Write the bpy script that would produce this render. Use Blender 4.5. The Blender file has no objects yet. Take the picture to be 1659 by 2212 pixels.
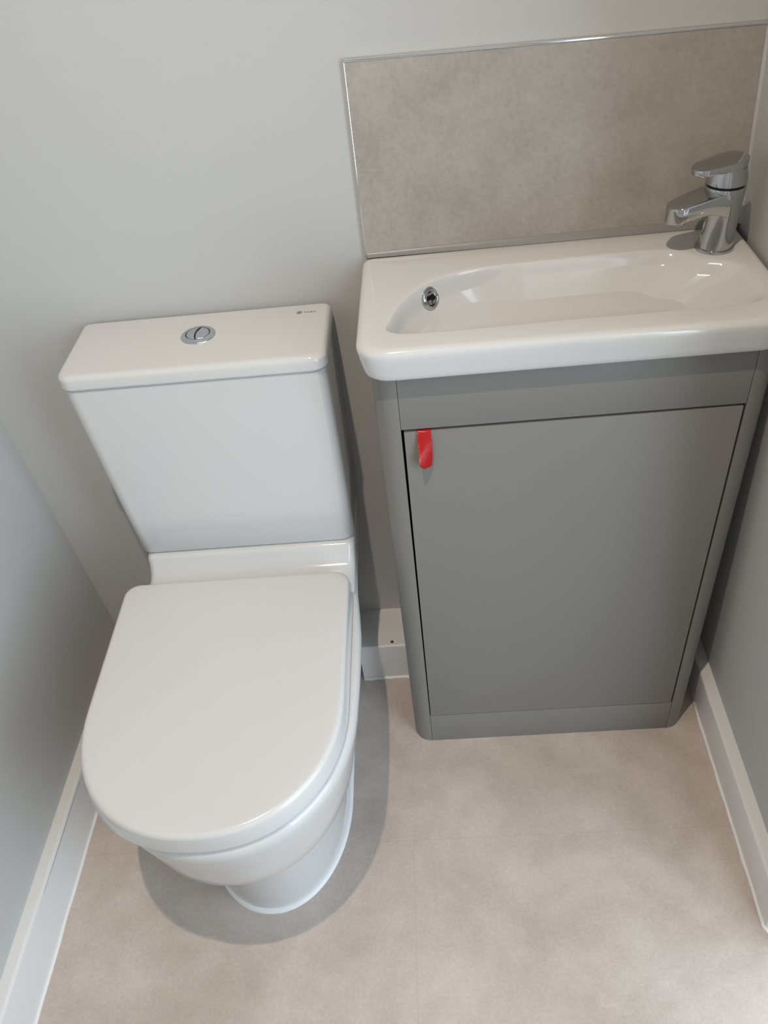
import bpy, bmesh, math
from mathutils import Vector, Matrix
C = bpy.context.scene.collection
PI = math.pi

# ------------------------------------------------------------------ helpers
def tag(o, label=None, cat=None, group=None, kind=None):
    if label: o['label'] = label
    if cat: o['category'] = cat
    if group: o['group'] = group
    if kind: o['kind'] = kind
    return o

def thing(name, loc, label, cat):
    o = bpy.data.objects.new(name, None)
    o.empty_display_size = 0.05
    C.objects.link(o); o.location = loc
    return tag(o, label, cat)

def wloc(o):
    v = Vector((0, 0, 0))
    while o is not None:
        v += Vector(o.location); o = o.parent
    return v

def link(name, me, mat, parent=None, smooth=False, sharp=None):
    off = wloc(parent)
    for v in me.vertices: v.co -= off
    if mat: me.materials.append(mat)
    me.polygons.foreach_set('use_smooth', [bool(smooth)] * len(me.polygons))
    o = bpy.data.objects.new(name, me); C.objects.link(o)
    if parent: o.parent = parent
    if smooth and sharp:
        try: me.set_sharp_from_angle(angle=math.radians(sharp))
        except Exception: pass
    me.update()
    return o

def mesh_obj(name, verts, faces, mat, parent=None, smooth=False, sharp=None, bevel=0, seg=3):
    bm = bmesh.new()
    vs = [bm.verts.new(v) for v in verts]
    for f in faces:
        try: bm.faces.new([vs[i] for i in f])
        except ValueError: pass
    return bm_obj(name, bm, mat, parent, smooth, sharp, bevel, seg)

def bm_obj(name, bm, mat, parent=None, smooth=False, sharp=None, bevel=0, seg=3):
    bmesh.ops.recalc_face_normals(bm, faces=bm.faces[:])
    if bevel:
        ed = [e for e in bm.edges if len(e.link_faces) == 2 and e.calc_face_angle(0) > 0.35]
        bmesh.ops.bevel(bm, geom=ed, offset=bevel, segments=seg, profile=0.5, affect='EDGES', clamp_overlap=True)
        if not smooth: smooth, sharp = True, 40
    me = bpy.data.meshes.new(name); bm.to_mesh(me); bm.free()
    return link(name, me, mat, parent, smooth, sharp)

def hexa(p):   # 8 points: bottom 4 then top 4, both the same way round
    return list(p), [(0,1,2,3),(4,5,6,7),(0,1,5,4),(1,2,6,5),(2,3,7,6),(3,0,4,7)]

def boxv(x0, x1, y0, y1, z0, z1):
    return hexa([(x0,y0,z0),(x1,y0,z0),(x1,y1,z0),(x0,y1,z0),(x0,y0,z1),(x1,y0,z1),(x1,y1,z1),(x0,y1,z1)])

def box(name, x0, x1, y0, y1, z0, z1, mat, parent=None, bevel=0, seg=3):
    v, f = boxv(x0, x1, y0, y1, z0, z1)
    return mesh_obj(name, v, f, mat, parent, bevel=bevel, seg=seg)

def loft(bm, rings, cap0=True, cap1=True, closed=True):
    vr = [[bm.verts.new(p) for p in r] for r in rings]
    n = len(rings[0])
    for a, b in zip(vr[:-1], vr[1:]):
        for i in range(n if closed else n - 1):
            j = (i + 1) % n
            bm.faces.new((a[i], a[j], b[j], b[i]))
    if cap0: bm.faces.new(vr[0][::-1])
    if cap1: bm.faces.new(vr[-1])
    return vr

def lathe(bm, prof, cx, cy, n=64, axis=None):
    # prof: list of (r, z); axis optional matrix
    rings = []
    for r, z in prof:
        ring = []
        for i in range(n):
            a = 2 * PI * i / n
            p = Vector((r * math.cos(a), r * math.sin(a), z))
            if axis is not None: p = axis @ p
            else: p = p + Vector((cx, cy, 0))
            ring.append(p)
        rings.append(ring)
    return loft(bm, rings)

def smooth01(t):
    t = max(0., min(1., t)); return t * t * (3 - 2 * t)

# ------------------------------------------------------------------ materials
def mat(name, col, rough=.5, metal=0., spec=.5, coat=0., coat_rough=.03):
    m = bpy.data.materials.new(name); m.use_nodes = True
    b = m.node_tree.nodes['Principled BSDF']
    b.inputs['Base Color'].default_value = (*col, 1)
    b.inputs['Roughness'].default_value = rough
    b.inputs['Metallic'].default_value = metal
    b.inputs['Specular IOR Level'].default_value = spec
    b.inputs['Coat Weight'].default_value = coat
    b.inputs['Coat Roughness'].default_value = coat_rough
    return m

def noise_bump(m, scale, strength, dist=.001, detail=4):
    nt = m.node_tree; b = nt.nodes['Principled BSDF']
    tc = nt.nodes.new('ShaderNodeTexCoord'); n = nt.nodes.new('ShaderNodeTexNoise')
    n.inputs['Scale'].default_value = scale; n.inputs['Detail'].default_value = detail
    bp = nt.nodes.new('ShaderNodeBump'); bp.inputs['Strength'].default_value = strength
    bp.inputs['Distance'].default_value = dist
    nt.links.new(tc.outputs['Object'], n.inputs['Vector'])
    nt.links.new(n.outputs['Fac'], bp.inputs['Height'])
    nt.links.new(bp.outputs['Normal'], b.inputs['Normal'])

def stone(name, c_dark, c_light, c_mid, scale, rough, seams=None, grain=.5):
    """mottled stone look; seams: list of (axis, position, other_lo, other_hi) drawn as fine joints"""
    m = mat(name, c_mid, rough); nt = m.node_tree; N = nt.nodes; L = nt.links
    b = N['Principled BSDF']
    tc = N.new('ShaderNodeTexCoord')
    n1 = N.new('ShaderNodeTexNoise'); n1.inputs['Scale'].default_value = scale; n1.inputs['Detail'].default_value = 6
    n1.inputs['Roughness'].default_value = .62; n1.inputs['Distortion'].default_value = .35
    n2 = N.new('ShaderNodeTexNoise'); n2.inputs['Scale'].default_value = scale * 4.2; n2.inputs['Detail'].default_value = 8
    n2.inputs['Roughness'].default_value = .7
    n3 = N.new('ShaderNodeTexNoise'); n3.inputs['Scale'].default_value = scale * 38; n3.inputs['Detail'].default_value = 3
    for n in (n1, n2, n3): L.new(tc.outputs['Object'], n.inputs['Vector'])
    r1 = N.new('ShaderNodeValToRGB')
    r1.color_ramp.elements[0].position = .32; r1.color_ramp.elements[0].color = (*c_dark, 1)
    r1.color_ramp.elements[1].position = .70; r1.color_ramp.elements[1].color = (*c_light, 1)
    e = r1.color_ramp.elements.new(.5); e.color = (*c_mid, 1)
    L.new(n1.outputs['Fac'], r1.inputs['Fac'])
    mix = N.new('ShaderNodeMix'); mix.data_type = 'RGBA'; mix.blend_type = 'OVERLAY'
    mix.inputs['Factor'].default_value = .28
    L.new(r1.outputs['Color'], mix.inputs['A'])
    r2 = N.new('ShaderNodeValToRGB')
    r2.color_ramp.elements[0].position = .3; r2.color_ramp.elements[0].color = (.36, .35, .34, 1)
    r2.color_ramp.elements[1].position = .7; r2.color_ramp.elements[1].color = (.62, .62, .62, 1)
    L.new(n2.outputs['Fac'], r2.inputs['Fac']); L.new(r2.outputs['Color'], mix.inputs['B'])
    mix2 = N.new('ShaderNodeMix'); mix2.data_type = 'RGBA'; mix2.blend_type = 'OVERLAY'
    mix2.inputs['Factor'].default_value = .16 * grain * 2
    L.new(mix.outputs['Result'], mix2.inputs['A']); L.new(n3.outputs['Fac'], mix2.inputs['B'])
    out = mix2.outputs['Result']
    if seams:
        sp = N.new('ShaderNodeSeparateXYZ'); L.new(tc.outputs['Object'], sp.inputs['Vector'])
        tot = None
        def math_(op, a, bb):
            k = N.new('ShaderNodeMath'); k.operation = op
            for i, q in enumerate((a, bb)):
                if isinstance(q, (int, float)): k.inputs[i].default_value = q
                else: L.new(q, k.inputs[i])
            return k.outputs[0]
        for ax, pos, lo, hi in seams:
            a = sp.outputs['X' if ax == 'x' else 'Y']; o_ = sp.outputs['Y' if ax == 'x' else 'X']
            d = math_('ABSOLUTE', math_('SUBTRACT', a, pos), 0)
            w = math_('MULTIPLY', math_('LESS_THAN', d, .0006), math_('MULTIPLY', math_('GREATER_THAN', o_, lo), math_('LESS_THAN', o_, hi)))
            tot = w if tot is None else math_('MAXIMUM', tot, w)
        mx = N.new('ShaderNodeMix'); mx.data_type = 'RGBA'
        L.new(math_('MULTIPLY', tot, .2), mx.inputs['Factor'])
        L.new(out, mx.inputs['A']); mx.inputs['B'].default_value = (.30, .24, .19, 1)
        out = mx.outputs['Result']
    L.new(out, b.inputs['Base Color'])
    bp = N.new('ShaderNodeBump'); bp.inputs['Strength'].default_value = .12; bp.inputs['Distance'].default_value = .0006
    L.new(n3.outputs['Fac'], bp.inputs['Height']); L.new(bp.outputs['Normal'], b.inputs['Normal'])
    return m

M_wall = mat('wall_paint', (.53, .53, .518), .75, spec=.25); noise_bump(M_wall, 260, .10, .0006)
M_ceil = mat('ceiling_paint', (.78, .78, .77), .9, spec=.2)
M_skirt = mat('white_satin_wood_paint', (.77, .77, .765), .32)
M_caulk = mat('white_caulk', (.85, .85, .84), .4)
M_porc = mat('white_porcelain', (.625, .62, .61), .10, spec=.5)
M_seat = mat('white_seat_resin', (.655, .645, .63), .17, spec=.5)
M_cab = mat('matt_grey_cabinet', (.215, .208, .193), .42, spec=.4); noise_bump(M_cab, 900, .04, .0002)
M_dark = mat('interior_shade', (.012, .011, .011), .8, spec=.1)  # near-black colour standing in for shade inside the cabinet and overflow hole
M_chrome = mat('chrome', (.50, .51, .515), .055, metal=1.)
M_satin = mat('satin_chrome', (.62, .64, .67), .22, metal=1.)
M_sil = mat('grey_silicone', (.25, .24, .225), .3)
M_silw = mat('pale_sealant', (.50, .50, .49), .4)
M_black = mat('black_print', (.06, .06, .062), .5)
M_seam = mat('dark_seam', (.03, .03, .035), .6)
M_red = mat('red_tape', (.74, .028, .03), .22, spec=.6); noise_bump(M_red, 160, .35, .0012, 2)
M_screw = mat('brown_screw', (.16, .11, .07), .35, metal=1.)
M_trim = mat('polished_trim', (.80, .82, .83), .10, metal=1.)
M_grille = mat('grey_plastic', (.20, .195, .185), .5)
M_floor = stone('beige_stone_vinyl', (.455, .385, .338), (.610, .538, .490), (.532, .460, .411), 5.2, .42,
                seams=[('y', -.4246, -5, 5), ('x', -.0405, -5, -.4246), ('y', -1.034, -5, 5), ('x', -.65, -5, -.4246), ('x', .57, -5, -.4246)])
M_tile = stone('beige_stone_tile', (.345, .310, .278), (.452, .416, .384), (.398, .363, .331), 5.0, .38)

# ------------------------------------------------------------------ room (slightly out of true, like the real one)
XL, YL, LL = -.6185, .0138, -.0395       # left wall: x = XL + YL*y + LL*z
XR, YR, LR = .5079, .0194, -.0541        # right wall
YF, HC = -1.62, 2.35
ZB = -.02
def xl(y, z): return XL + YL * y + LL * z
def xr(y, z): return XR + YR * y + LR * z
YD0, YD1, ZD = -.592, -1.40, 2.03        # doorway in the right wall

def struct(o): o['kind'] = 'structure'; return o

struct(box('floor', -1.0, 2.3, -2.3, .12, -.06, 0, M_floor))
struct(box('ceiling', -1.0, .75, YF - .1, .12, HC, HC + .08, M_ceil))
struct(box('wall_back', -.9, .70, 0, .1, 0, HC, M_wall))
struct(box('wall_front', -.9, .70, YF - .1, YF, 0, HC, M_wall))
v, f = hexa([(-.9, YF, 0), (xl(YF, 0), YF, 0), (xl(0, 0), 0, 0), (-.9, 0, 0),
             (-.9, YF, HC), (xl(YF, HC), YF, HC), (xl(0, HC), 0, HC), (-.9, 0, HC)])
struct(mesh_obj('wall_left', v, f, M_wall))
bm = bmesh.new()
def hex_into(bm, pts):
    v, f = hexa(pts); vs = [bm.verts.new(p) for p in v]
    for q in f: bm.faces.new([vs[i] for i in q])
WT = .10
def rseg(y0, y1, z0, z1):
    hex_into(bm, [(xr(y0, z0), y0, z0), (.62, y0, z0), (.62, y1, z0), (xr(y1, z0), y1, z0),
                  (xr(y0, z1), y0, z1), (.62, y0, z1), (.62, y1, z1), (xr(y1, z1), y1, z1)])
rseg(YD0, 0, 0, HC); rseg(YF, YD1, 0, HC); rseg(YD1, YD0, ZD, HC)
struct(bm_obj('wall_right', bm, M_wall))

# door lining in the right-hand doorway (beyond the frame of the photo)
bm = bmesh.new()
def b_into(bm, x0, x1, y0, y1, z0, z1):
    v, f = boxv(x0, x1, y0, y1, z0, z1); vs = [bm.verts.new(p) for p in v]
    for q in f: bm.faces.new([vs[i] for i in q])
b_into(bm, .492, .62, YD0 - .022, YD0 - .0005, 0, ZD)
b_into(bm, .492, .62, YD1 + .0005, YD1 + .022, 0, ZD)
b_into(bm, .45, .62, YD1 + .0225, YD0 - .0225, ZD - .022, ZD - .0005)
struct(bm_obj('trim_1', bm, M_skirt))

# ------------------------------------------------------------------ skirting boards
TS, HS = .0204, .0937
def board(name, xf, y0, y1, sgn):
    """skirting along a side wall; profile has a small rounded top front edge"""
    prof = [(0, 0), (TS, 0)]
    r = .005
    for k in range(5):
        a = k / 4 * PI / 2
        prof.append((TS - r + r * math.cos(a), HS - r + r * math.sin(a)))
    prof.append((0, HS))
    bm = bmesh.new()
    rings = []
    for y in (y0, y1):
        rings.append([(xf(y, z) + sgn * d, y, z) for d, z in prof])
    loft(bm, rings)
    return bm_obj(name, bm, M_skirt, smooth=True, sharp=35)
bl = struct(board('baseboard_left', xl, 0, YF, 1))
def bead(name, path, r, mat_, parent=None, n=8):
    bm = bmesh.new(); rings = []
    for i, p in enumerate(path):
        p = Vector(p); q = Vector(path[min(i + 1, len(path) - 1)]) - Vector(path[max(i - 1, 0)])
        q.normalize(); up = Vector((0, 0, 1)); s = q.cross(up)
        if s.length < 1e-4: s = Vector((1, 0, 0))
        s.normalize(); u = s.cross(q)
        rings.append([p + r * (math.cos(2 * PI * k / n) * s + math.sin(2 * PI * k / n) * u) for k in range(n)])
    loft(bm, rings)
    return bm_obj(name, bm, mat_, parent, smooth=True)
def wob(i, a=.0006): return a * math.sin(i * 2.3) + a * .6 * math.sin(i * 5.1 + 1)
def caulk_l(i, n=40):
    y = -.002 + (YF + .01) * i / n; return (xl(y, 0) + TS + .0005 + wob(i), y, .001)
tag(bead('caulk_bead', [caulk_l(i) for i in range(41)], .0034, M_caulk, bl), 'white bead of caulk along the floor')
# hairline gap between the left board's top edge strip and its face
bm = bmesh.new()
for k in range(14):
    ya = -.335 - .0135 * k; yb_ = ya - .0125
    q = lambda y, d, z: (xl(y, z) + TS + d, y, z)
    e = .0003 + .0004 * math.sin(k / 13 * PI)
    hex_into(bm, [q(ya, -.001, HS - .0058 - e), q(yb_, -.001, HS - .0058 - e), q(yb_, .0002, HS - .0058 - e), q(ya, .0002, HS - .0058 - e), q(ya, -.001, HS - .0058), q(yb_, -.001, HS - .0058), q(yb_, .0002, HS - .0058), q(ya, .0002, HS - .0058)])
tag(bm_obj('paint_crack', bm, M_seam, bl), 'dark hairline crack along the top edge')
YR_END = -.5476
br = struct(board('baseboard_right', xr, -.0005, YR_END, -1))
pts = [(xr(y, 0) - TS - .0005 + wob(i), y, .001) for i, y in [(i, -.19 + (YR_END + .19) * i / 16) for i in range(17)]]
pts += [(xr(-.565, 0) - TS - .001, -.565, .001), (xr(-.58, 0) - TS - .0012, -.580, .001), (xr(-.588, 0) - TS + .004, -.5885, .001), (xr(-.588, 0) - .002, -.593, .001)]
tag(bead('caulk_bead', pts, .0036, M_caulk, br), 'white bead of caulk along the floor')
# short mitred return at the door opening, its end chamfered
def ret_ring(z, in_):
    a = xr(0, 0)
    y0, y1 = YR_END - .0006, -.5905
    x0 = xr(y0, z) - TS - .0005
    lean = 0.0
    return [(xr(y0, z) , y0 + lean, z), (x0 + in_, y0 + lean, z), (x0 + in_, -.581, z), (x0 + .0085, y1, z), (xr(y1, z), y1, z)]
bm = bmesh.new(); loft(bm, [ret_ring(0, 0), ret_ring(HS - .004, 0), ret_ring(HS, .004)])
bt = bm_obj('baseboard_return', bm, M_skirt, br, smooth=False)
# deep boxed skirting along the back wall, between the pan and the cabinet
bm = bmesh.new()
prof = [(0, 0), (.0935, 0)] + [(.0935 - .004 + .004 * math.cos(k / 4 * PI / 2), .0975 - .004 + .004 * math.sin(k / 4 * PI / 2)) for k in range(5)] + [(0, .0975)]
loft(bm, [[(x, -d, z) for d, z in prof] for x in (-.128, -.0312)])
bb = struct(bm_obj('baseboard_back', bm, M_skirt, smooth=True, sharp=35))
tag(bead('caulk_bead', [(-.128 + .0965 * i / 14, -.0945 + wob(i, .0008), .001) for i in range(15)], .0034, M_caulk, bb), 'white bead of caulk along the floor')
bm = bmesh.new(); lathe(bm, [(.0030, .0974), (.0030, .0981), (.0022, .0986), (.0006, .0984)], -.0640, -.0835, 20)
tag(bm_obj('screw_head', bm, M_screw, bb, smooth=True, sharp=40), 'small brown screw head in the white ledge')

# ------------------------------------------------------------------ splashback
sb = thing('splashback_tile', (.2, 0, .828), 'beige stone splashback tile with polished edge trim behind the basin', 'tile')
RT = -.0148
TX0 = -.0325
def tz1(x): return 1.0635 + RT * (x - .2)
TZ0 = .8285
def txr(z): return xr(0, z) - .0035
ty0, ty1 = -.0006, -.0085
v, f = hexa([(TX0, ty1, TZ0), (txr(TZ0), ty1, TZ0), (txr(TZ0), ty0, TZ0), (TX0, ty0, TZ0),
             (TX0, ty1, tz1(TX0)), (txr(1.06), ty1, tz1(txr(1.06))), (txr(1.06), ty0, tz1(txr(1.06))), (TX0, ty0, tz1(TX0))])
mesh_obj('tile', v, f, M_tile, sb)
def strip(name, a, b, w, d, mat_, parent, up):
    """square bar from a to b, w wide along 'up', d deep in y, front at ty1-d0"""
    a, b, up = Vector(a), Vector(b), Vector(up)
    p = []
    for e in (a, b):
        p.append([e, e + up * w, e + up * w + Vector((0, d, 0)), e + Vector((0, d, 0))])
    bm = bmesh.new(); loft(bm, p)
    return bm_obj(name, bm, mat_, parent, bevel=.0008, seg=2)
o = strip('edge_trim', (TX0 - .001, -.0095, tz1(TX0)), (txr(1.06), -.0095, tz1(txr(1.06))), .0024, .0090, M_trim, sb, (0, 0, 1))
tag(o, 'polished chrome trim along the top edge')
o = strip('edge_trim', (TX0 - .001, -.0095, TZ0), (TX0 - .001, -.0095, tz1(TX0)), .0012, .0090, M_trim, sb, (1, 0, 0))
tag(o, 'polished chrome trim down the left edge')
bm = bmesh.new()
loft(bm, [[(txr(z) - .0004, -.0092, z), (xr(-.004, z) - .0002, -.0112, z), (xr(-.004, z) - .0002, -.0080, z), (txr(z) - .0004, -.0087, z)] for z in (TZ0 + .001, .9, 1.0, 1.058)])
tag(bm_obj('corner_sealant', bm, M_silw, sb), 'pale sealant bead in the corner')

# ------------------------------------------------------------------ washbasin
BX0, BX1, BY0, BY1 = -.0385, .4565, -.2575, -.0100
ZT, ZBOT = .8285, .7845
bas = thing('washbasin', (.21, -.14, ZBOT), 'white ceramic washbasin with a sloping off-centre bowl on the grey cabinet', 'basin')
NB = 240
CBX, CBY = .19, -.150
def rrect(x0, x1, y0, y1, rf, rb, n):
    """rounded rectangle, sampled evenly by angle about the bowl centre; rf/rb front and back corner radius"""
    poly = []
    def arc(cx, cy, r, a0, a1):
        for k in range(13):
            a = math.radians(a0 + (a1 - a0) * k / 12); poly.append((cx + r * math.cos(a), cy + r * math.sin(a)))
    arc(x1 - rb, y1 - rb, rb, 0, 90); arc(x0 + rb, y1 - rb, rb, 90, 180)
    arc(x0 + rf, y0 + rf, rf, 180, 270); arc(x1 - rf, y0 + rf, rf, 270, 360)
    out = []
    m = len(poly)
    for i in range(n):
        a = 2 * PI * i / n; dx, dy = math.cos(a), math.sin(a); best = None
        for k in range(m):
            px, py = poly[k]; qx, qy = poly[(k + 1) % m]
            ex, ey = qx - px, qy - py
            den = dx * ey - dy * ex
            if abs(den) < 1e-12: continue
            t = ((px - CBX) * ey - (py - CBY) * ex) / den
            u = ((px - CBX) * dy - (py - CBY) * dx) / den
            if t > 0 and -1e-6 <= u <= 1 + 1e-6 and (best is None or t > best): best = t
        out.append((CBX + dx * best, CBY + dy * best))
    return out
def closed_curve(ctrl, n):
    """smooth closed curve (Catmull-Rom) resampled by angle about the bowl centre"""
    P = [Vector((*c, 0)) for c in ctrl]; m = len(P); poly = []
    for i in range(m):
        p0, p1, p2, p3 = P[i - 1], P[i], P[(i + 1) % m], P[(i + 2) % m]
        for k in range(16):
            t = k / 16
            q = .5 * ((2 * p1) + (-p0 + p2) * t + (2 * p0 - 5 * p1 + 4 * p2 - p3) * t * t + (-p0 + 3 * p1 - 3 * p2 + p3) * t ** 3)
            poly.append((q.x, q.y))
    out = []
    for i in range(n):
        a = 2 * PI * i / n; dx, dy = math.cos(a), math.sin(a); best = None
        for k in range(len(poly)):
            px, py = poly[k]; qx, qy = poly[(k + 1) % len(poly)]
            ex, ey = qx - px, qy - py; den = dx * ey - dy * ex
            if abs(den) < 1e-12: continue
            t = ((px - CBX) * ey - (py - CBY) * ex) / den
            u = ((px - CBX) * dy - (py - CBY) * dx) / den
            if t > 0 and -1e-6 <= u <= 1 + 1e-6 and (best is None or t > best): best = t
        out.append((CBX + dx * best, CBY + dy * best))
    return out
rim = closed_curve([(-.0060, -.205), (-.0035, -.185), (.012, -.140), (.042, -.098), (.085, -.075), (.15, -.0645), (.22, -.061), (.29, -.060),
                    (.340, -.061), (.370, -.068), (.388, -.086), (.403, -.102), (.422, -.110), (.436, -.128), (.4395, -.160), (.4385, -.192), (.4255, -.2120), (.392, -.2180), (.30, -.2195), (.2, -.2195), (.1, -.2195), (.03, -.2195), (.008, -.217)], NB)
bot = [(CBX + .030 * math.cos(2 * PI * i / NB), CBY + .008 * math.sin(2 * PI * i / NB)) for i in range(NB)]
def by_angle(pts):      # same angular sampling about the bowl centre as the other outlines
    return closed_curve(pts[::6], NB)
bot = by_angle(bot)
BD = .074
rings = []
RF = .034
# underside rim, sides with rounded edges, top deck
out_b = rrect(BX0 + .010, BX1 - .008, BY0 + .010, BY1, RF - .006, .003, NB)
inner_b = rrect(BX0 + .05, BX1 - .05, BY0 + .05, BY1 - .03, .02, .01, NB)
rings.append([(x, y, ZBOT + .004) for x, y in inner_b])
rings.append([(x, y, ZBOT) for x, y in rrect(BX0 + .014, BX1 - .012, BY0 + .012, BY1 , RF - .008, .003, NB)])
for ins, z in [(.0095, ZBOT + .0004), (.0068, ZBOT + .002), (.0052, ZBOT + .005), (.0044, ZBOT + .010), (.002, ZBOT + .022), (.0004, ZT - .0115)]:
    rings.append([(x, y, z) for x, y in rrect(BX0 + ins, BX1 - ins, BY0 + ins, BY1, RF - ins * .5, .004, NB)])
R_ = .0085
for k in range(1, 8):
    a = k / 7 * PI / 2
    ins = R_ * (1 - math.cos(a)) * 1.15
    rings.append([(x, min(y, BY1), ZT - R_ + R_ * math.sin(a)) for x, y in rrect(BX0 + ins, BX1 - ins, BY0 + ins, BY1 - ins * .3, RF, .005, NB)])
deck = rings[-1]
for t in (.5, .9):
    rings.append([(d[0] + (r[0] - d[0]) * t, d[1] + (r[1] - d[1]) * t, ZT) for d, r in zip(deck, rim)])
S = [0, .006, .013, .021, .03, .04, .05, .06, .07, .0775, .085, .1, .11, .12, .13, .15, .17, .2, .27, .35, .44, .54, .64, .74, .83, .9, .95, 1.0]
def prof(s, left):    # depth fraction: soft rim fillet, then one continuous scoop, steeper at the overflow end
    f = math.sin(PI / 2 * s) ** .95 * (smooth01(s / .12) * .5 + .5 * s / .12 if s < .12 else 1)
    g = math.sqrt(max(0.0, 1 - (1 - s) ** 2)) * (smooth01(s / .06) if s < .06 else 1)
    return f + (g - f) * left
for s in S:
    ring = []
    for i, (r, b) in enumerate(zip(rim, bot)):
        left = smooth01((-math.cos(2 * PI * i / NB) - .25) / .6)
        ring.append((r[0] + (b[0] - r[0]) * s, r[1] + (b[1] - r[1]) * s, ZT - .0002 - BD * prof(s, left)))
    rings.append(ring)
for t, dz in ((.35, .002), (.7, .0035), (.93, .005)):
    rings.append([(b[0] + (CBX - b[0]) * t, b[1] + (CBY - b[1]) * t, ZT - BD - dz * .4) for b in bot])
def flare(p):      # the left end stands out a little further at the front than at the wall
    x, y, z = p
    t = max(0, min(1, (.02 - x) / .05)) * max(0, min(1, (BY1 - y) / .24))
    return (x - .0050 * t, y, z)
rings = [[flare(p) for p in r] for r in rings]
bm = bmesh.new(); loft(bm, rings)
body = bm_obj('basin_body', bm, M_porc, bas, smooth=True, sharp=60)
# waste in the bowl's floor
bm = bmesh.new(); z0 = ZT - BD - .0005
lathe(bm, [(.0185, z0), (.0190, z0 + .001), (.0185, z0 + .003), (.0150, z0 + .0035), (.0140, z0 + .0015), (.0120, z0 + .003), (.002, z0 + .0045)], CBX, CBY, 48)
tag(bm_obj('waste', bm, M_chrome, bas, smooth=True, sharp=50), 'chrome waste in the bottom of the bowl')

# ray test of the built bowl, to sit the overflow on its left slope
def bowl_hit(px, py):
    from mathutils.bvhtree import BVHTree
    off = wloc(bas)
    bvh = BVHTree.FromPolygons([Vector(v.co) + off for v in body.data.vertices], [list(p.vertices) for p in body.data.polygons])
    R = CAM_R
    d = Vector(((px - 829.5) / CAM_F, (py - 1106) / CAM_F, 1.0))
    w = Vector([sum(R[k][i] * d[k] for k in range(3)) for i in range(3)]).normalized()
    return bvh.ray_cast(Vector(CAM_C), w)
CAM_F = 1733.37
CAM_R = [(0.99537106, -0.00132079, -0.09609734), (-0.07200393, -0.67251826, -0.7365695), (-0.06365437, 0.74007935, -0.66950032)]
CAM_C = (0.03539093, -1.04526222, 1.30090143)
OV = Vector((.0490, -.1205, .786)); OVN = Vector((.718, -.596, .30)).normalized()
hit = bowl_hit(929, 645)
if hit[0] is not None:
    OV = hit[0] + OVN * .0015
zax = OVN; xax = zax.cross(Vector((0, 0, 1))).normalized(); yax = zax.cross(xax)
AX = Matrix(((xax.x, yax.x, zax.x, OV.x), (xax.y, yax.y, zax.y, OV.y), (xax.z, yax.z, zax.z, OV.z), (0, 0, 0, 1)))
bm = bmesh.new()
lathe(bm, [(.0152, -.004), (.0152, .0004), (.0147, .0013), (.0134, .0016), (.0126, .0022), (.0116, .0026), (.0104, .0023), (.0094, .0010), (.0092, -.004)], 0, 0, 48, AX)
ovr = bm_obj('overflow_ring', bm, M_chrome, bas, smooth=True, sharp=60)
tag(ovr, 'chrome overflow ring with a dark hole')
bm = bmesh.new(); lathe(bm, [(.0091, -.003), (.0091, .0002), (.001, .0002)], 0, 0, 32, AX)
bm_obj('overflow_hole', bm, M_dark, ovr, smooth=False)
bm = bmesh.new()
def plate(bm, pts, z0, z1):
    loft(bm, [[AX @ Vector((x * .86, y * .86, z)) for x, y in pts] for z in (z0 - .0004, z1 - .0005)])
plate(bm, [(-.009, .004), (-.001, .0045), (0.0, .0095), (-.006, .0085)], .0006, .0014)
plate(bm, [(-.0055, -.0085), (.0045, -.0092), (.0075, -.0060), (-.0085, -.0050)], .0006, .0014)
plate(bm, [(.0010, .0015), (.0088, .0005), (.0075, .0070), (.0020, .0092)], .0006, .0014)
bm_obj('overflow_grille', bm, M_grille, ovr)
# sealant between basin and tile
bm = bmesh.new()
loft(bm, [[(x, -.0088, ZT - .001), (x, -.0110 - .004 * k, ZT + .0006), (x, -.0095, ZT + .006 + .004 * k), (x, -.0088, ZT + .0064 + .004 * k)] for x, k in ((TX0 + .001, 0), (.1, .45), (.25, .8), (.44, 1.0))])
tag(bm_obj('sealant_bead', bm, M_sil, bas, smooth=True, sharp=60), 'grey silicone bead along the back edge')

# ------------------------------------------------------------------ tap
TB = Vector((.4098, -.0705, ZT))
tap = thing('basin_tap', TB, 'chrome single lever basin tap with stubby spout on the right end of the basin', 'tap')
bm = bmesh.new()
lathe(bm, [(.0235, ZT), (.0238, ZT + .0015), (.0232, ZT + .0036), (.0218, ZT + .0042), (.0210, ZT + .0040)], TB.x, TB.y, 64)
bm_obj('base_ring', bm, M_chrome, tap, smooth=True, sharp=50)
ZG = ZT + .0800            # gap under the lever cap
bm = bmesh.new()
bp_ = [(.0214, ZT + .0034, 0), (.0208, ZT + .010, .0006), (.0196, ZT + .025, .0021), (.0192, ZT + .040, .0030), (.0200, ZT + .052, .0028), (.0224, ZT + .066, .0012), (.0238, ZG - .006, .0002), (.0240, ZG - .002, 0), (.0236, ZG - .0006, 0), (.0215, ZG - .0002, 0), (.0190, ZG, 0)]
loft(bm, [[(TB.x + dx + r * math.cos(2 * PI * i / 72), TB.y + r * math.sin(2 * PI * i / 72), z) for i in range(72)] for r, z, dx in bp_])
bm_obj('tap_body', bm, M_chrome, tap, smooth=True, sharp=50)
bm = bmesh.new(); lathe(bm, [(.0212, ZG - .001), (.0212, ZG + .0022)], TB.x, TB.y, 48)
tag(bm_obj('shadow_gap', bm, M_seam, tap, smooth=True, sharp=50), 'dark joint under the lever cap')
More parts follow.
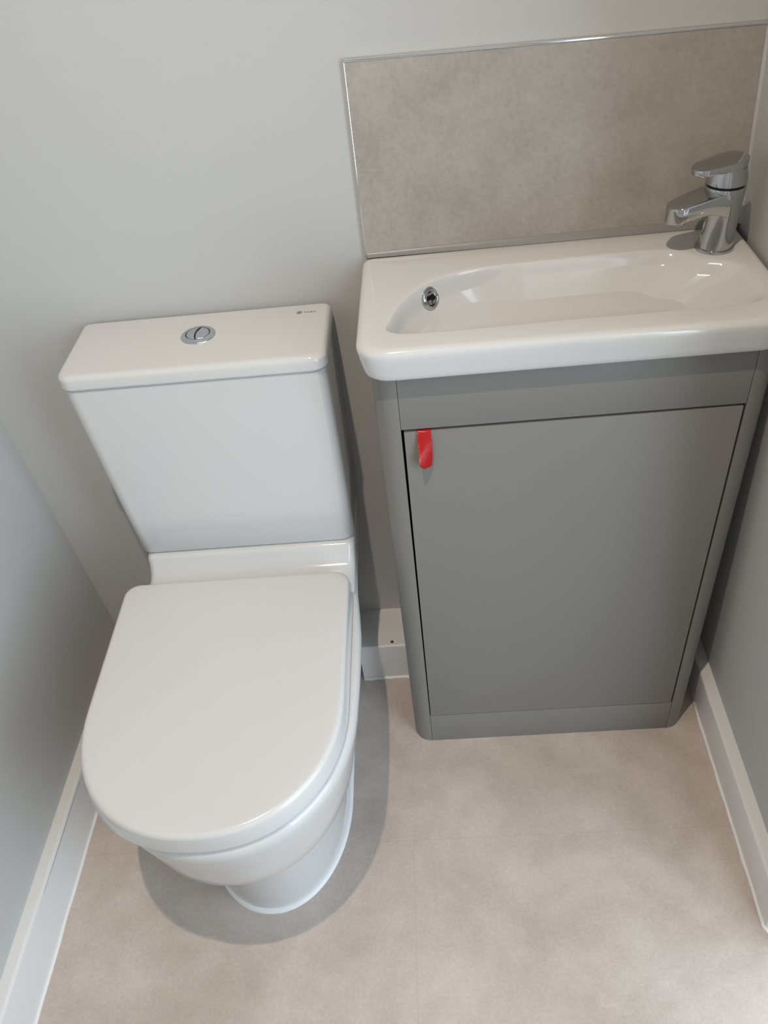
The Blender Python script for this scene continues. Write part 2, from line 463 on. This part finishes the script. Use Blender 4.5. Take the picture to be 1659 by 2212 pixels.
# spout: flat-topped arm, as wide as the body at its root, with a rounded end
sd = Vector((-.995, -.095, 0)).normalized(); sn = Vector((-sd.y, sd.x, 0))
def stad(s, w, zt, zb, n=10):
    """cross-section: rounded box across the arm at distance s along it"""
    c = Vector((TB.x, TB.y, 0)) + sd * s
    r = min(.0022, (zt - zb) * .3, w * .8); out = []
    for cx, cz, a0 in ((w - r, zt - r, 0), (-w + r, zt - r, 90), (-w + r, zb + r, 180), (w - r, zb + r, 270)):
        for k in range(5):
            a = math.radians(a0 + 22.5 * k)
            p = c + sn * (cx + r * math.cos(a)); out.append(Vector((p.x, p.y, cz + r * math.sin(a))))
    return out
SL = .0680
rg = []
N_ = 34
for k in range(N_ + 1):
    t = k / N_; s = SL * (1 - (1 - t) ** 1.9)
    w = .0230 - .0056 * min(1, s / .055)
    rr = .0172
    if s > SL - rr:
        w = .0174 * math.sqrt(max(0.0, 1 - ((s - SL + rr) / rr) ** 2)) if s < SL - 1e-6 else .0012
    w = max(w, .0012)
    zt = ZG - .0022 - .0185 * (s / SL) ** .95
    thick = .0195 + .013 * max(0, 1 - s / .030) ** 2
    rg.append(stad(s, w, zt, zt - thick))
bm = bmesh.new(); loft(bm, rg)
bm_obj('spout', bm, M_chrome, tap, smooth=True, sharp=34)
tip = Vector((TB.x, TB.y, 0)) + sd * (SL - .0155)
zt = ZG - .0022 - .0185 * ((SL - .0155) / SL) ** .95 - .0195
bm = bmesh.new(); lathe(bm, [(.0105, zt + .003), (.0105, zt - .0045), (.0097, zt - .0054), (.0082, zt - .0054), (.0076, zt - .002)], tip.x, tip.y, 40)
bm_obj('aerator', bm, M_chrome, tap, smooth=True, sharp=40)
# lever: round cap whose flat top runs out into a rounded tongue
bm = bmesh.new()
lathe(bm, [(.0225, ZG + .0016), (.0238, ZG + .0026), (.0238, ZG + .008), (.0208, ZG + .0215)], TB.x, TB.y, 72)
lev = bm_obj('lever_cap', bm, M_chrome, tap, smooth=True, sharp=40)
ld = Vector((-.985, -.17, 0)).normalized(); ln = Vector((-ld.y, ld.x, 0))
def lever_outline(n=96):
    R0, R1, Ln = .0212, .0165, .0285
    beta = math.asin((R0 - R1) / Ln); out = []
    for i in range(n):
        a = 2 * PI * i / n
        c = math.cos(a)
        if c > math.sin(beta): out.append((Ln + R1 * math.cos(a), R1 * math.sin(a)))
        else: out.append((R0 * math.cos(a), R0 * math.sin(a)))
    return out
lo = lever_outline()
def lring(sc, z, tilt):
    out = []
    for s, t in lo:
        p = Vector((TB.x, TB.y, 0)) + ld * (s * sc + .010 * (1 - sc)) + ln * (t * sc)
        out.append(Vector((p.x, p.y, z + tilt * s)))
    return out
ZL = ZG + .0205
bm = bmesh.new()
loft(bm, [lring(.94, ZL, -.10), lring(.98, ZL + .0004, -.10), lring(1.0, ZL + .0020, -.11), lring(1.0, ZL + .0072, -.13), lring(.985, ZL + .0084, -.13), lring(.94, ZL + .0089, -.13), lring(.5, ZL + .0093, -.13)])
bm_obj('lever', bm, M_chrome, tap, smooth=True, sharp=34)

# ------------------------------------------------------------------ vanity cabinet
CD = .2389
cab = thing('vanity_cabinet', (.21, -.12, 0), 'matt grey vanity cabinet with one door and rounded front corners under the basin', 'cabinet')
CX0, CX1 = -.0300, .4500
ZC = ZBOT - .0008
Z1, Z2 = .0795, .7046
def post(name, x_out, x_in):
    """side panel whose front edge turns round the corner to the seam"""
    s = 1 if x_in > x_out else -1
    r = .030; th = .018
    outl = [(x_out, -.0015)]
    for k in range(13):
        a = k / 12 * PI / 2
        outl.append((x_out + s * r - s * r * math.cos(a), -CD + r - r * math.sin(a)))
    xe = x_in - s * .0004
    if abs(outl[-1][0] - xe) > 1e-4: outl.append((xe, -CD))
    outl += [(xe, -CD + th), (x_out + s * (r), -CD + th)]
    outl += [(x_out + s * th, -CD + r + .004), (x_out + s * th, -.0015)]
    bm = bmesh.new(); loft(bm, [[(x, y, z) for x, y in outl] for z in (0, ZC)])
    return bm_obj(name, bm, M_cab, cab, smooth=True, sharp=30)
post('side_panel', CX0, 0.0)
post('side_panel', CX1, .42)
g = .0004
box('top_rail', 0 + g, .42 - g, -CD, -CD + .018, Z2 + .0012, ZC, M_cab, cab, bevel=.0006, seg=2)
box('plinth', 0 + g, .42 - g, -CD, -CD + .018, 0, Z1 - .0008, M_cab, cab, bevel=.0006, seg=2)
DX0, DX1 = .0030, .4178
# door hangs very slightly out of square: the left gap widens at the top
v, f = hexa([(.0014, -CD - .0004, Z1 + .0004), (DX1, -CD, Z1 + .0004), (DX1, -CD + .018, Z1 + .0004), (.0014, -CD + .018, Z1 + .0004),
             (.0034, -CD - .0004, Z2 - .0028), (DX1 - .0004, -CD, Z2 - .0024), (DX1 - .0004, -CD + .018, Z2 - .0024), (.0034, -CD + .018, Z2 - .0028)])
mesh_obj('door', v, f, M_cab, cab, bevel=.0008, seg=2)
o = box('gap_shade_sheet', -.0115, .4315, -CD + .0195, -CD + .0240, .001, ZC - .004, M_dark, cab)  # thin sheet behind the door, its black paints the shade in the gaps
tag(o, 'near-black sheet standing in for the shade behind the door gaps')

# red tape pull on the door
tp = thing('tape_pull', (.029, -CD, .7025), 'red plastic tape tab folded over the top left corner of the grey cabinet door', 'tape')
bm = bmesh.new()
path = [(-CD + .004, .7030), (-CD - .0006, .7034), (-CD - .0022, .7020), (-CD - .0035, .695), (-CD - .0058, .684), (-CD - .0078, .672), (-CD - .0090, .661), (-CD - .0086, .6525), (-CD - .0072, .6490), (-CD - .0058, .6500), (-CD - .0050, .657), (-CD - .0036, .670), (-CD - .0016, .688), (-CD - .0006, .699)]
def tape_ring(i, y, z):
    row = []
    for k in range(9):
        u = k / 8
        x = .0200 + .0172 * u
        low = max(0, min(1, (.664 - z) / .013))
        x += (.0012 * (1 - 2 * u)) * low * .8
        dz = .006 * (u - .35) * -1 * low if u < .35 else .0
        if u < .35: dz = .0065 * (.35 - u) / .35 * low
        yy = y - .0009 * math.sin(PI * u) - .0012 * math.sin(2.2 * PI * u + z * 300) * (1 if .652 < z < .70 else .2) * .5
        yy += .011 * (u - .62) * max(0, min(1, (.690 - z) / .025)) * (1 if i < 8 else max(0, 1 - (i - 7) / 4))
        row.append((x - .0009 * low, yy, z + dz))
    return row
rows = [tape_ring(i, y, z) for i, (y, z) in enumerate(path)]
vr = [[bm.verts.new(p) for p in r] for r in rows]
for a, b in zip(vr[:-1], vr[1:]):
    for k in range(8): bm.faces.new((a[k], a[k + 1], b[k + 1], b[k]))
bmesh.ops.solidify(bm, geom=bm.faces[:], thickness=.00025)
bm_obj('tape_strip', bm, M_red, tp, smooth=True, sharp=70)

# ------------------------------------------------------------------ toilet
XC = -.2665
toi = thing('toilet', (XC, -.30, 0), 'white close-coupled toilet with closed seat lid and dual flush cistern', 'toilet')
def dsec(hw, yb, ys, yf, z, cx=XC, rb=.02, n=2.15, N=60, fb=None):
    """D-shaped outline: straight back with rounded corners, straight sides, elliptical front"""
    pts = []
    a_ = ys - yf
    def corner(sx, a0, a1):
        for k in range(7):
            a = math.radians(a0 + (a1 - a0) * k / 6)
            pts.append((cx + sx * (hw - rb) + rb * math.cos(a), yb - rb + rb * math.sin(a), z))
    corner(-1, 90, 180)
    for k in range(1, 9):
        pts.append((cx - hw, yb - rb + (ys - yb + rb) * k / 9, z))
    for k in range(N + 1):
        a = PI + PI * k / N
        c, s = math.cos(a), math.sin(a)
        pts.append((cx + hw * math.copysign(abs(c) ** (2 / n), c), ys + a_ * math.copysign(abs(s) ** (2 / n), s), z))
    for k in range(8, 0, -1):
        pts.append((cx + hw, yb - rb + (ys - yb + rb) * k / 9, z))
    corner(1, 0, 90)
    return pts
# pan: pedestal foot, undercut lip that fades out along the sides, bowl band
ZS = .3835
def pan_ring(z, hw_f, yf_f, hw_b, yb=-.004, ys=-.42):
    """front follows (hw_f, yf_f); the back half follows hw_b, blended along y"""
    ys = ys + .075 * (1 - smooth01((z - .17) / .08))     # the foot's front is rounder than the bowl's
    A = dsec(hw_f, yb, ys, yf_f, z, n=2.08); B = dsec(hw_b, yb, ys, yf_f, z, n=2.08); out = []
    for a, b in zip(A, B):
        t = smooth01((a[1] + .50) / .16)      # 0 in front, 1 at the back
        n_ = 1 - .052 * smooth01((a[1] + .30) / .14)
        out.append((XC + (a[0] + (b[0] - a[0]) * t - XC) * n_, a[1], z))
    return out
PR = [  # z, front half-width, front y, back half-width
    (0.000, .1180, -.5275, .1180), (.004, .1175, -.5270, .1175), (.030, .1165, -.5250, .1180), (.090, .1165, -.5240, .1260), (.150, .1190, -.5250, .1360),
    (.205, .1225, -.5290, .1480), (.238, .1260, -.5340, .1560), (.2465, .1320, -.5440, .1580), (.2490, .1440, -.5640, .1590), (.2492, .1480, -.5840, .1590),
    (.2495, .1505, -.5910, .1592), (.2515, .1525, -.5945, .1596), (.256, .1540, -.5965, .1610), (.290, .1600, -.6030, .1680), (.330, .1670, -.6095, .1735),
    (.362, .1735, -.6155, .1790), (.3690, .1742, -.6158, .1797), (.3745, .1735, -.6150, .1790), (.3790, .1718, -.6133, .1772), (.3818, .1692, -.6107, .1746), (.3832, .1662, -.6077, .1716), (ZS, .1620, -.6035, .1674)]
bm = bmesh.new(); loft(bm, [pan_ring(*p) for p in PR])
# shelf behind the seat with a cove up to the cistern
sx0, sx1 = -.4265, -.0945
prof_ = [(-.004, .370), (-.185, .370), (-.222, .3845), (-.222, .4015), (-.196, .4020), (-.182, .4034), (-.172, .4072), (-.1645, .4135), (-.1590, .4220), (-.1560, .4295), (-.1535, .4330), (-.1500, .4345), (-.004, .4345)]
xs = []
for k in range(6):
    a = k / 5 * PI / 2; xs.append((sx0 + .012 * (1 - math.sin(a)) , .012 * (1 - math.cos(a)), 0))
rr = .012
sec = []
for k in range(7):
    a = k / 6 * PI / 2; sec.append((sx0 + rr - rr * math.cos(a), rr * (1 - math.sin(a))))
for k in range(6, -1, -1):
    a = k / 6 * PI / 2; sec.append((sx1 - rr + rr * math.cos(a), rr * (1 - math.sin(a))))
rings = []
for x, ins in sec:
    ring = []
    for y, z in prof_:
        yy = y if y > -.01 else y + ins * .8
        zz = z - ins * .8 if z > .39 else z
        ring.append((x + (z - .4345) * (-.05 if x < XC else .05), yy, zz))
    rings.append(ring)
loft(bm, rings)
bm_obj('pan', bm, M_porc, toi, smooth=True, sharp=50)
# bead of sealant round the foot
def ring_pts(r): return [Vector(p) for p in r]
bm = bmesh.new(); rg = []
for dz, ex in ((0.0, .0055), (.002, .0050), (.0042, .0030), (.0058, .0006), (.0058, -.003), (0.0, -.003)):
    rg.append([(x, y, dz) for x, y, z in dsec(.1180 + ex, -.004, -.345, -.5280 - ex, 0, n=2.08)])
loft(bm, rg, cap0=False, cap1=False)
tag(bm_obj('floor_sealant', bm, M_caulk, toi, smooth=True, sharp=60), 'white sealant bead around the foot')
# seat ring and lid
def lid_ring(off, z, yb=-.1925, cx=-.2768):
    return dsec(.1780 + off, yb + off, -.420, -.6140 - off, z, cx=cx, rb=.021, n=2.2)
ZLT = .4215
bm = bmesh.new()
loft(bm, [lid_ring(-.008, ZS + .0004), lid_ring(-.0030, ZS + .0006), lid_ring(-.0022, ZS + .002), lid_ring(-.0030, ZS + .0040)])
bm_obj('seat_ring', bm, M_seat, toi, smooth=True, sharp=50)
bm = bmesh.new()
rg = [lid_ring(-.010, ZS + .0052), lid_ring(-.0016, ZS + .0052), lid_ring(-.0002, ZS + .0062), lid_ring(0, ZS + .008), lid_ring(-.0032, ZLT - .0090)]
R_ = .0078
for k in range(1, 8):
    a = k / 7 * PI / 2
    rg.append(lid_ring(-.0032 - R_ * (1 - math.cos(a)), ZLT - R_ + R_ * math.sin(a) - .0012))
rg += [lid_ring(-.020, ZLT - .0007), lid_ring(-.045, ZLT - .0002), lid_ring(-.085, ZLT), lid_ring(-.13, ZLT)]
loft(bm, rg)
bm_obj('seat_lid', bm, M_seat, toi, smooth=True, sharp=60)
# cistern body: leans in slightly towards the bottom
def crect(x0, x1, y0, y1, z, r=.020, rb=.006):
    pts = []
    for cx, cy, q, a0 in ((x1 - rb, y1 - rb, rb, 0), (x0 + rb, y1 - rb, rb, 90), (x0 + r, y0 + r, r, 180), (x1 - r, y0 + r, r, 270)):
        for k in range(9):
            a = math.radians(a0 + 90 * k / 8); pts.append((cx + q * math.cos(a), cy + q * math.sin(a), z))
    return pts
ZCB, ZLB, ZLTOP = .4354, .7470, .7685
def cis(z, off=0):
    t = (z - ZCB) / (ZLB - ZCB)
    return crect(-.4345 + (-.4490 + .4345) * t - off, -.0930 + (-.0930 + .0930) * t + off, -.1480 - .0030 * t - off, -.006, z)
bm = bmesh.new()
loft(bm, [cis(ZCB, -.006), cis(ZCB + .0012, -.002), cis(ZCB + .004, 0), cis(.52), cis(.62), cis(.70), cis(ZLB - .003, 0), cis(ZLB - .0005, -.003)])
bm_obj('cistern', bm, M_porc, toi, smooth=True, sharp=50)
def lidr(off, z):
    return crect(-.4510 - off, -.0895 + off, -.1535 - off, -.0045, z, r=.021, rb=.006)
bm = bmesh.new()
rg = [lidr(-.006, ZLB - .0004), lidr(-.0015, ZLB), lidr(-.0002, ZLB + .0015), lidr(0, ZLB + .004), lidr(-.0006, ZLTOP - .0095)]
R_ = .0085
for k in range(1, 8):
    a = k / 7 * PI / 2
    o_ = R_ * (1 - math.cos(a)) + .0006
    rg.append(crect(-.4510 + o_, -.0895 - o_, -.1535 + o_, -.0045 - o_ * .7, ZLTOP - R_ + R_ * math.sin(a), r=.020, rb=.008))
loft(bm, rg)
bm_obj('cistern_lid', bm, M_porc, toi, smooth=True, sharp=60)
# flush button
FB = (-.2700, -.0700)
bm = bmesh.new(); z = ZLTOP
lathe(bm, [(.0240, z - .001), (.0240, z + .0006), (.0232, z + .0014), (.0185, z + .0031), (.0172, z + .0033), (.0168, z + .0018), (.0166, z + .0010)], *FB, 72)
fb = bm_obj('flush_button', bm, M_satin, toi, smooth=True, sharp=50)
tag(fb, 'chrome dual flush button with a curved split')
bm = bmesh.new(); lathe(bm, [(.0168, z + .0008), (.0168, z + .0018), (.0004, z + .0018)], *FB, 48)
bm_obj('button_gap', bm, M_seam, fb)
def half_button(side):
    R1 = .0158; pts = []
    # split curve: gentle arc bowed to the left
    def curve(t): # t -1..1 along y
        return -.0032 + (.0060 if t > 0 else .0022) * t * t, t
    n = 24
    y_hi = .0150; 
    spl = [(curve(t)[0] + (.0008 if side > 0 else -.0008), t * .01545) for t in [-1 + 2 * k / 20 for k in range(21)]]
    a_top = math.atan2(spl[-1][1], spl[-1][0]); a_bot = math.atan2(spl[0][1], spl[0][0])
    pts = [p for p in spl]
    if side > 0:
        for k in range(1, n):
            a = a_top + (a_bot - a_top) * k / n; pts.append((R1 * math.cos(a), R1 * math.sin(a)))
    else:
        a_b = a_bot + 2 * PI
        for k in range(1, n):
            a = a_top + (a_b - a_top) * k / n; pts.append((R1 * math.cos(a), R1 * math.sin(a)))
    cx = sum(p[0] for p in pts) / len(pts); cy = sum(p[1] for p in pts) / len(pts)
    bm = bmesh.new(); rg = []
    for sc, zz in ((1, z + .0016), (1, z + .0030), (.95, z + .0037), (.7, z + .0043), (.35, z + .0046)):
        rg.append([(FB[0] + cx + (x - cx) * sc, FB[1] + cy + (y - cy) * sc, zz) for x, y in pts])
    loft(bm, rg)
    return bm_obj('button_half', bm, M_satin, fb, smooth=True, sharp=45)
half_button(-1); half_button(1)
# printed maker's mark on the cistern lid: ringed emblem and word
def text_mesh(name, body, size, loc, rz, mat_, parent, sx=1.0):
    cu = bpy.data.curves.new(name, 'FONT'); cu.body = body; cu.size = size; cu.extrude = .00002
    cu.align_x = 'LEFT'; cu.space_character = 1.08
    to = bpy.data.objects.new(name + '_tmp', cu); C.objects.link(to)
    dg = bpy.context.evaluated_depsgraph_get()
    me = bpy.data.meshes.new_from_object(to.evaluated_get(dg))
    bpy.data.objects.remove(to); bpy.data.curves.remove(cu)
    me.name = name
    rot = Matrix.Rotation(rz, 4, 'Z')
    for v_ in me.vertices:
        p = rot @ Vector((v_.co.x * sx, v_.co.y, v_.co.z)); v_.co = p + Vector(loc)
    me.materials.clear()
    return link(name, me, mat_, parent)
zt_ = ZLTOP + .00006
logo = text_mesh('printed_word', 'Im\u00ebx', .0074, (-.1268, -.0335, zt_), 0.0, M_black, toi, 1.10)
tag(logo, 'small dark printed word on the cistern lid')
bm = bmesh.new()
def disc_ring(bm, cx, cy, r0, r1, z, a0=0, a1=360, n=32):
    prev = None
    for k in range(n + 1):
        a = math.radians(a0 + (a1 - a0) * k / n)
        p = (bm.verts.new((cx + r0 * math.cos(a), cy + r0 * math.sin(a), z)), bm.verts.new((cx + r1 * math.cos(a), cy + r1 * math.sin(a), z)))
        if prev: bm.faces.new((prev[0], prev[1], p[1], p[0]))
        prev = p
lc = (-.1332, -.0309)
disc_ring(bm, *lc, .0029, .0038, zt_)
disc_ring(bm, lc[0] + .0005, lc[1] - .0002, .0011, .0020, zt_, 20, 330)
vs = [bm.verts.new((lc[0] + x, lc[1] + y, zt_)) for x, y in ((-.0028, -.0024), (-.0020, -.0028), (.0028, .0022), (.0022, .0027))]
bm.faces.new(vs)
em = bm_obj('printed_emblem', bm, M_black, toi)
tag(em, 'small dark ringed emblem beside the printed word')

# ------------------------------------------------------------------ ceiling downlight (above the frame) and light
dl = thing('ceiling_downlight', (-.13, -.82, HC), 'round recessed ceiling downlight above the toilet', 'light')
bm = bmesh.new(); lathe(bm, [(.044, HC), (.044, HC - .003), (.040, HC - .005), (.030, HC - .004), (.027, HC - .001)], -.13, -.82, 48)
bm_obj('bezel', bm, M_skirt, dl, smooth=True, sharp=40)

def light(name, kind, loc, energy, color, **kw):
    l = bpy.data.lights.new(name, kind); l.energy = energy; l.color = color
    for k, v_ in kw.items(): setattr(l, k, v_)
    o = bpy.data.objects.new(name, l); C.objects.link(o); o.location = loc
    return o
sp = light('downlight_lamp', 'SPOT', (-.13, -.82, HC - .012), 60, (1.0, .84, .68), spot_size=math.radians(122), spot_blend=1.0, shadow_soft_size=.013)

# daylight through the doorway
w = bpy.data.worlds.new('World'); bpy.context.scene.world = w; w.use_nodes = True
bg = w.node_tree.nodes['Background']; bg.inputs['Color'].default_value = (.73, .875, 1.0, 1); bg.inputs['Strength'].default_value = 3.0
# the hall outside is brightest towards its window, ahead and to the right of the doorway
nt = w.node_tree
tcw = nt.nodes.new('ShaderNodeTexCoord'); dp = nt.nodes.new('ShaderNodeVectorMath'); dp.operation = 'DOT_PRODUCT'
dp.inputs[1].default_value = Vector((.55, -.83, .1)).normalized(); nt.links.new(tcw.outputs['Generated'], dp.inputs[0])
def wmath(op, a, b):
    k = nt.nodes.new('ShaderNodeMath'); k.operation = op; nt.links.new(a, k.inputs[0]); k.inputs[1].default_value = b
    return k.outputs[0]
e = wmath('POWER', wmath('MAXIMUM', dp.outputs['Value'], 0.0), 4.0)
e = wmath('ADD', wmath('MULTIPLY', e, 3.22), 2.76)
# the window itself, a small bright upright rectangle seen through the doorway
sx_ = nt.nodes.new('ShaderNodeSeparateXYZ'); nt.links.new(tcw.outputs['Generated'], sx_.inputs['Vector'])
def wboth(a, b):
    k = nt.nodes.new('ShaderNodeMath'); k.operation = 'MULTIPLY'; nt.links.new(a, k.inputs[0]); nt.links.new(b, k.inputs[1])
    return k.outputs[0]
win = wboth(wboth(wmath('GREATER_THAN', sx_.outputs['X'], .20), wmath('LESS_THAN', sx_.outputs['X'], .33)),
            wboth(wmath('GREATER_THAN', sx_.outputs['Z'], .02), wmath('LESS_THAN', sx_.outputs['Z'], .42)))
win = wboth(win, wmath('LESS_THAN', sx_.outputs['Y'], 0.0))
k = nt.nodes.new('ShaderNodeMath'); k.operation = 'ADD'; nt.links.new(e, k.inputs[0]); nt.links.new(wmath('MULTIPLY', win, 6.0), k.inputs[1])
e = k.outputs[0]
nt.links.new(e, bg.inputs['Strength'])
po = light('doorway_portal', 'AREA', (.60, (YD0 + YD1) / 2, ZD / 2), 1, (1, 1, 1), shape='RECTANGLE', size=ZD - .05, size_y=abs(YD1 - YD0) - .05)
po.rotation_euler = (0, math.radians(90), 0)     # faces -x, into the room
po.data.cycles.is_portal = True

# ------------------------------------------------------------------ camera and view
cam = bpy.data.cameras.new('camera'); co = bpy.data.objects.new('camera', cam); C.objects.link(co)
r_, d_, f_ = [Vector(q) for q in CAM_R]
co.matrix_world = Matrix(((r_.x, -d_.x, -f_.x, CAM_C[0]), (r_.y, -d_.y, -f_.y, CAM_C[1]), (r_.z, -d_.z, -f_.z, CAM_C[2]), (0, 0, 0, 1)))
cam.sensor_fit = 'HORIZONTAL'; cam.sensor_width = 36; cam.lens = CAM_F * 36 / 1659
cam.clip_start = .01
sc = bpy.context.scene
sc.camera = co
sc.view_settings.view_transform = 'Standard'; sc.view_settings.look = 'None'
sc.view_settings.gamma = 1; sc.view_settings.use_curve_mapping = False
sc.view_settings.exposure = 0.08
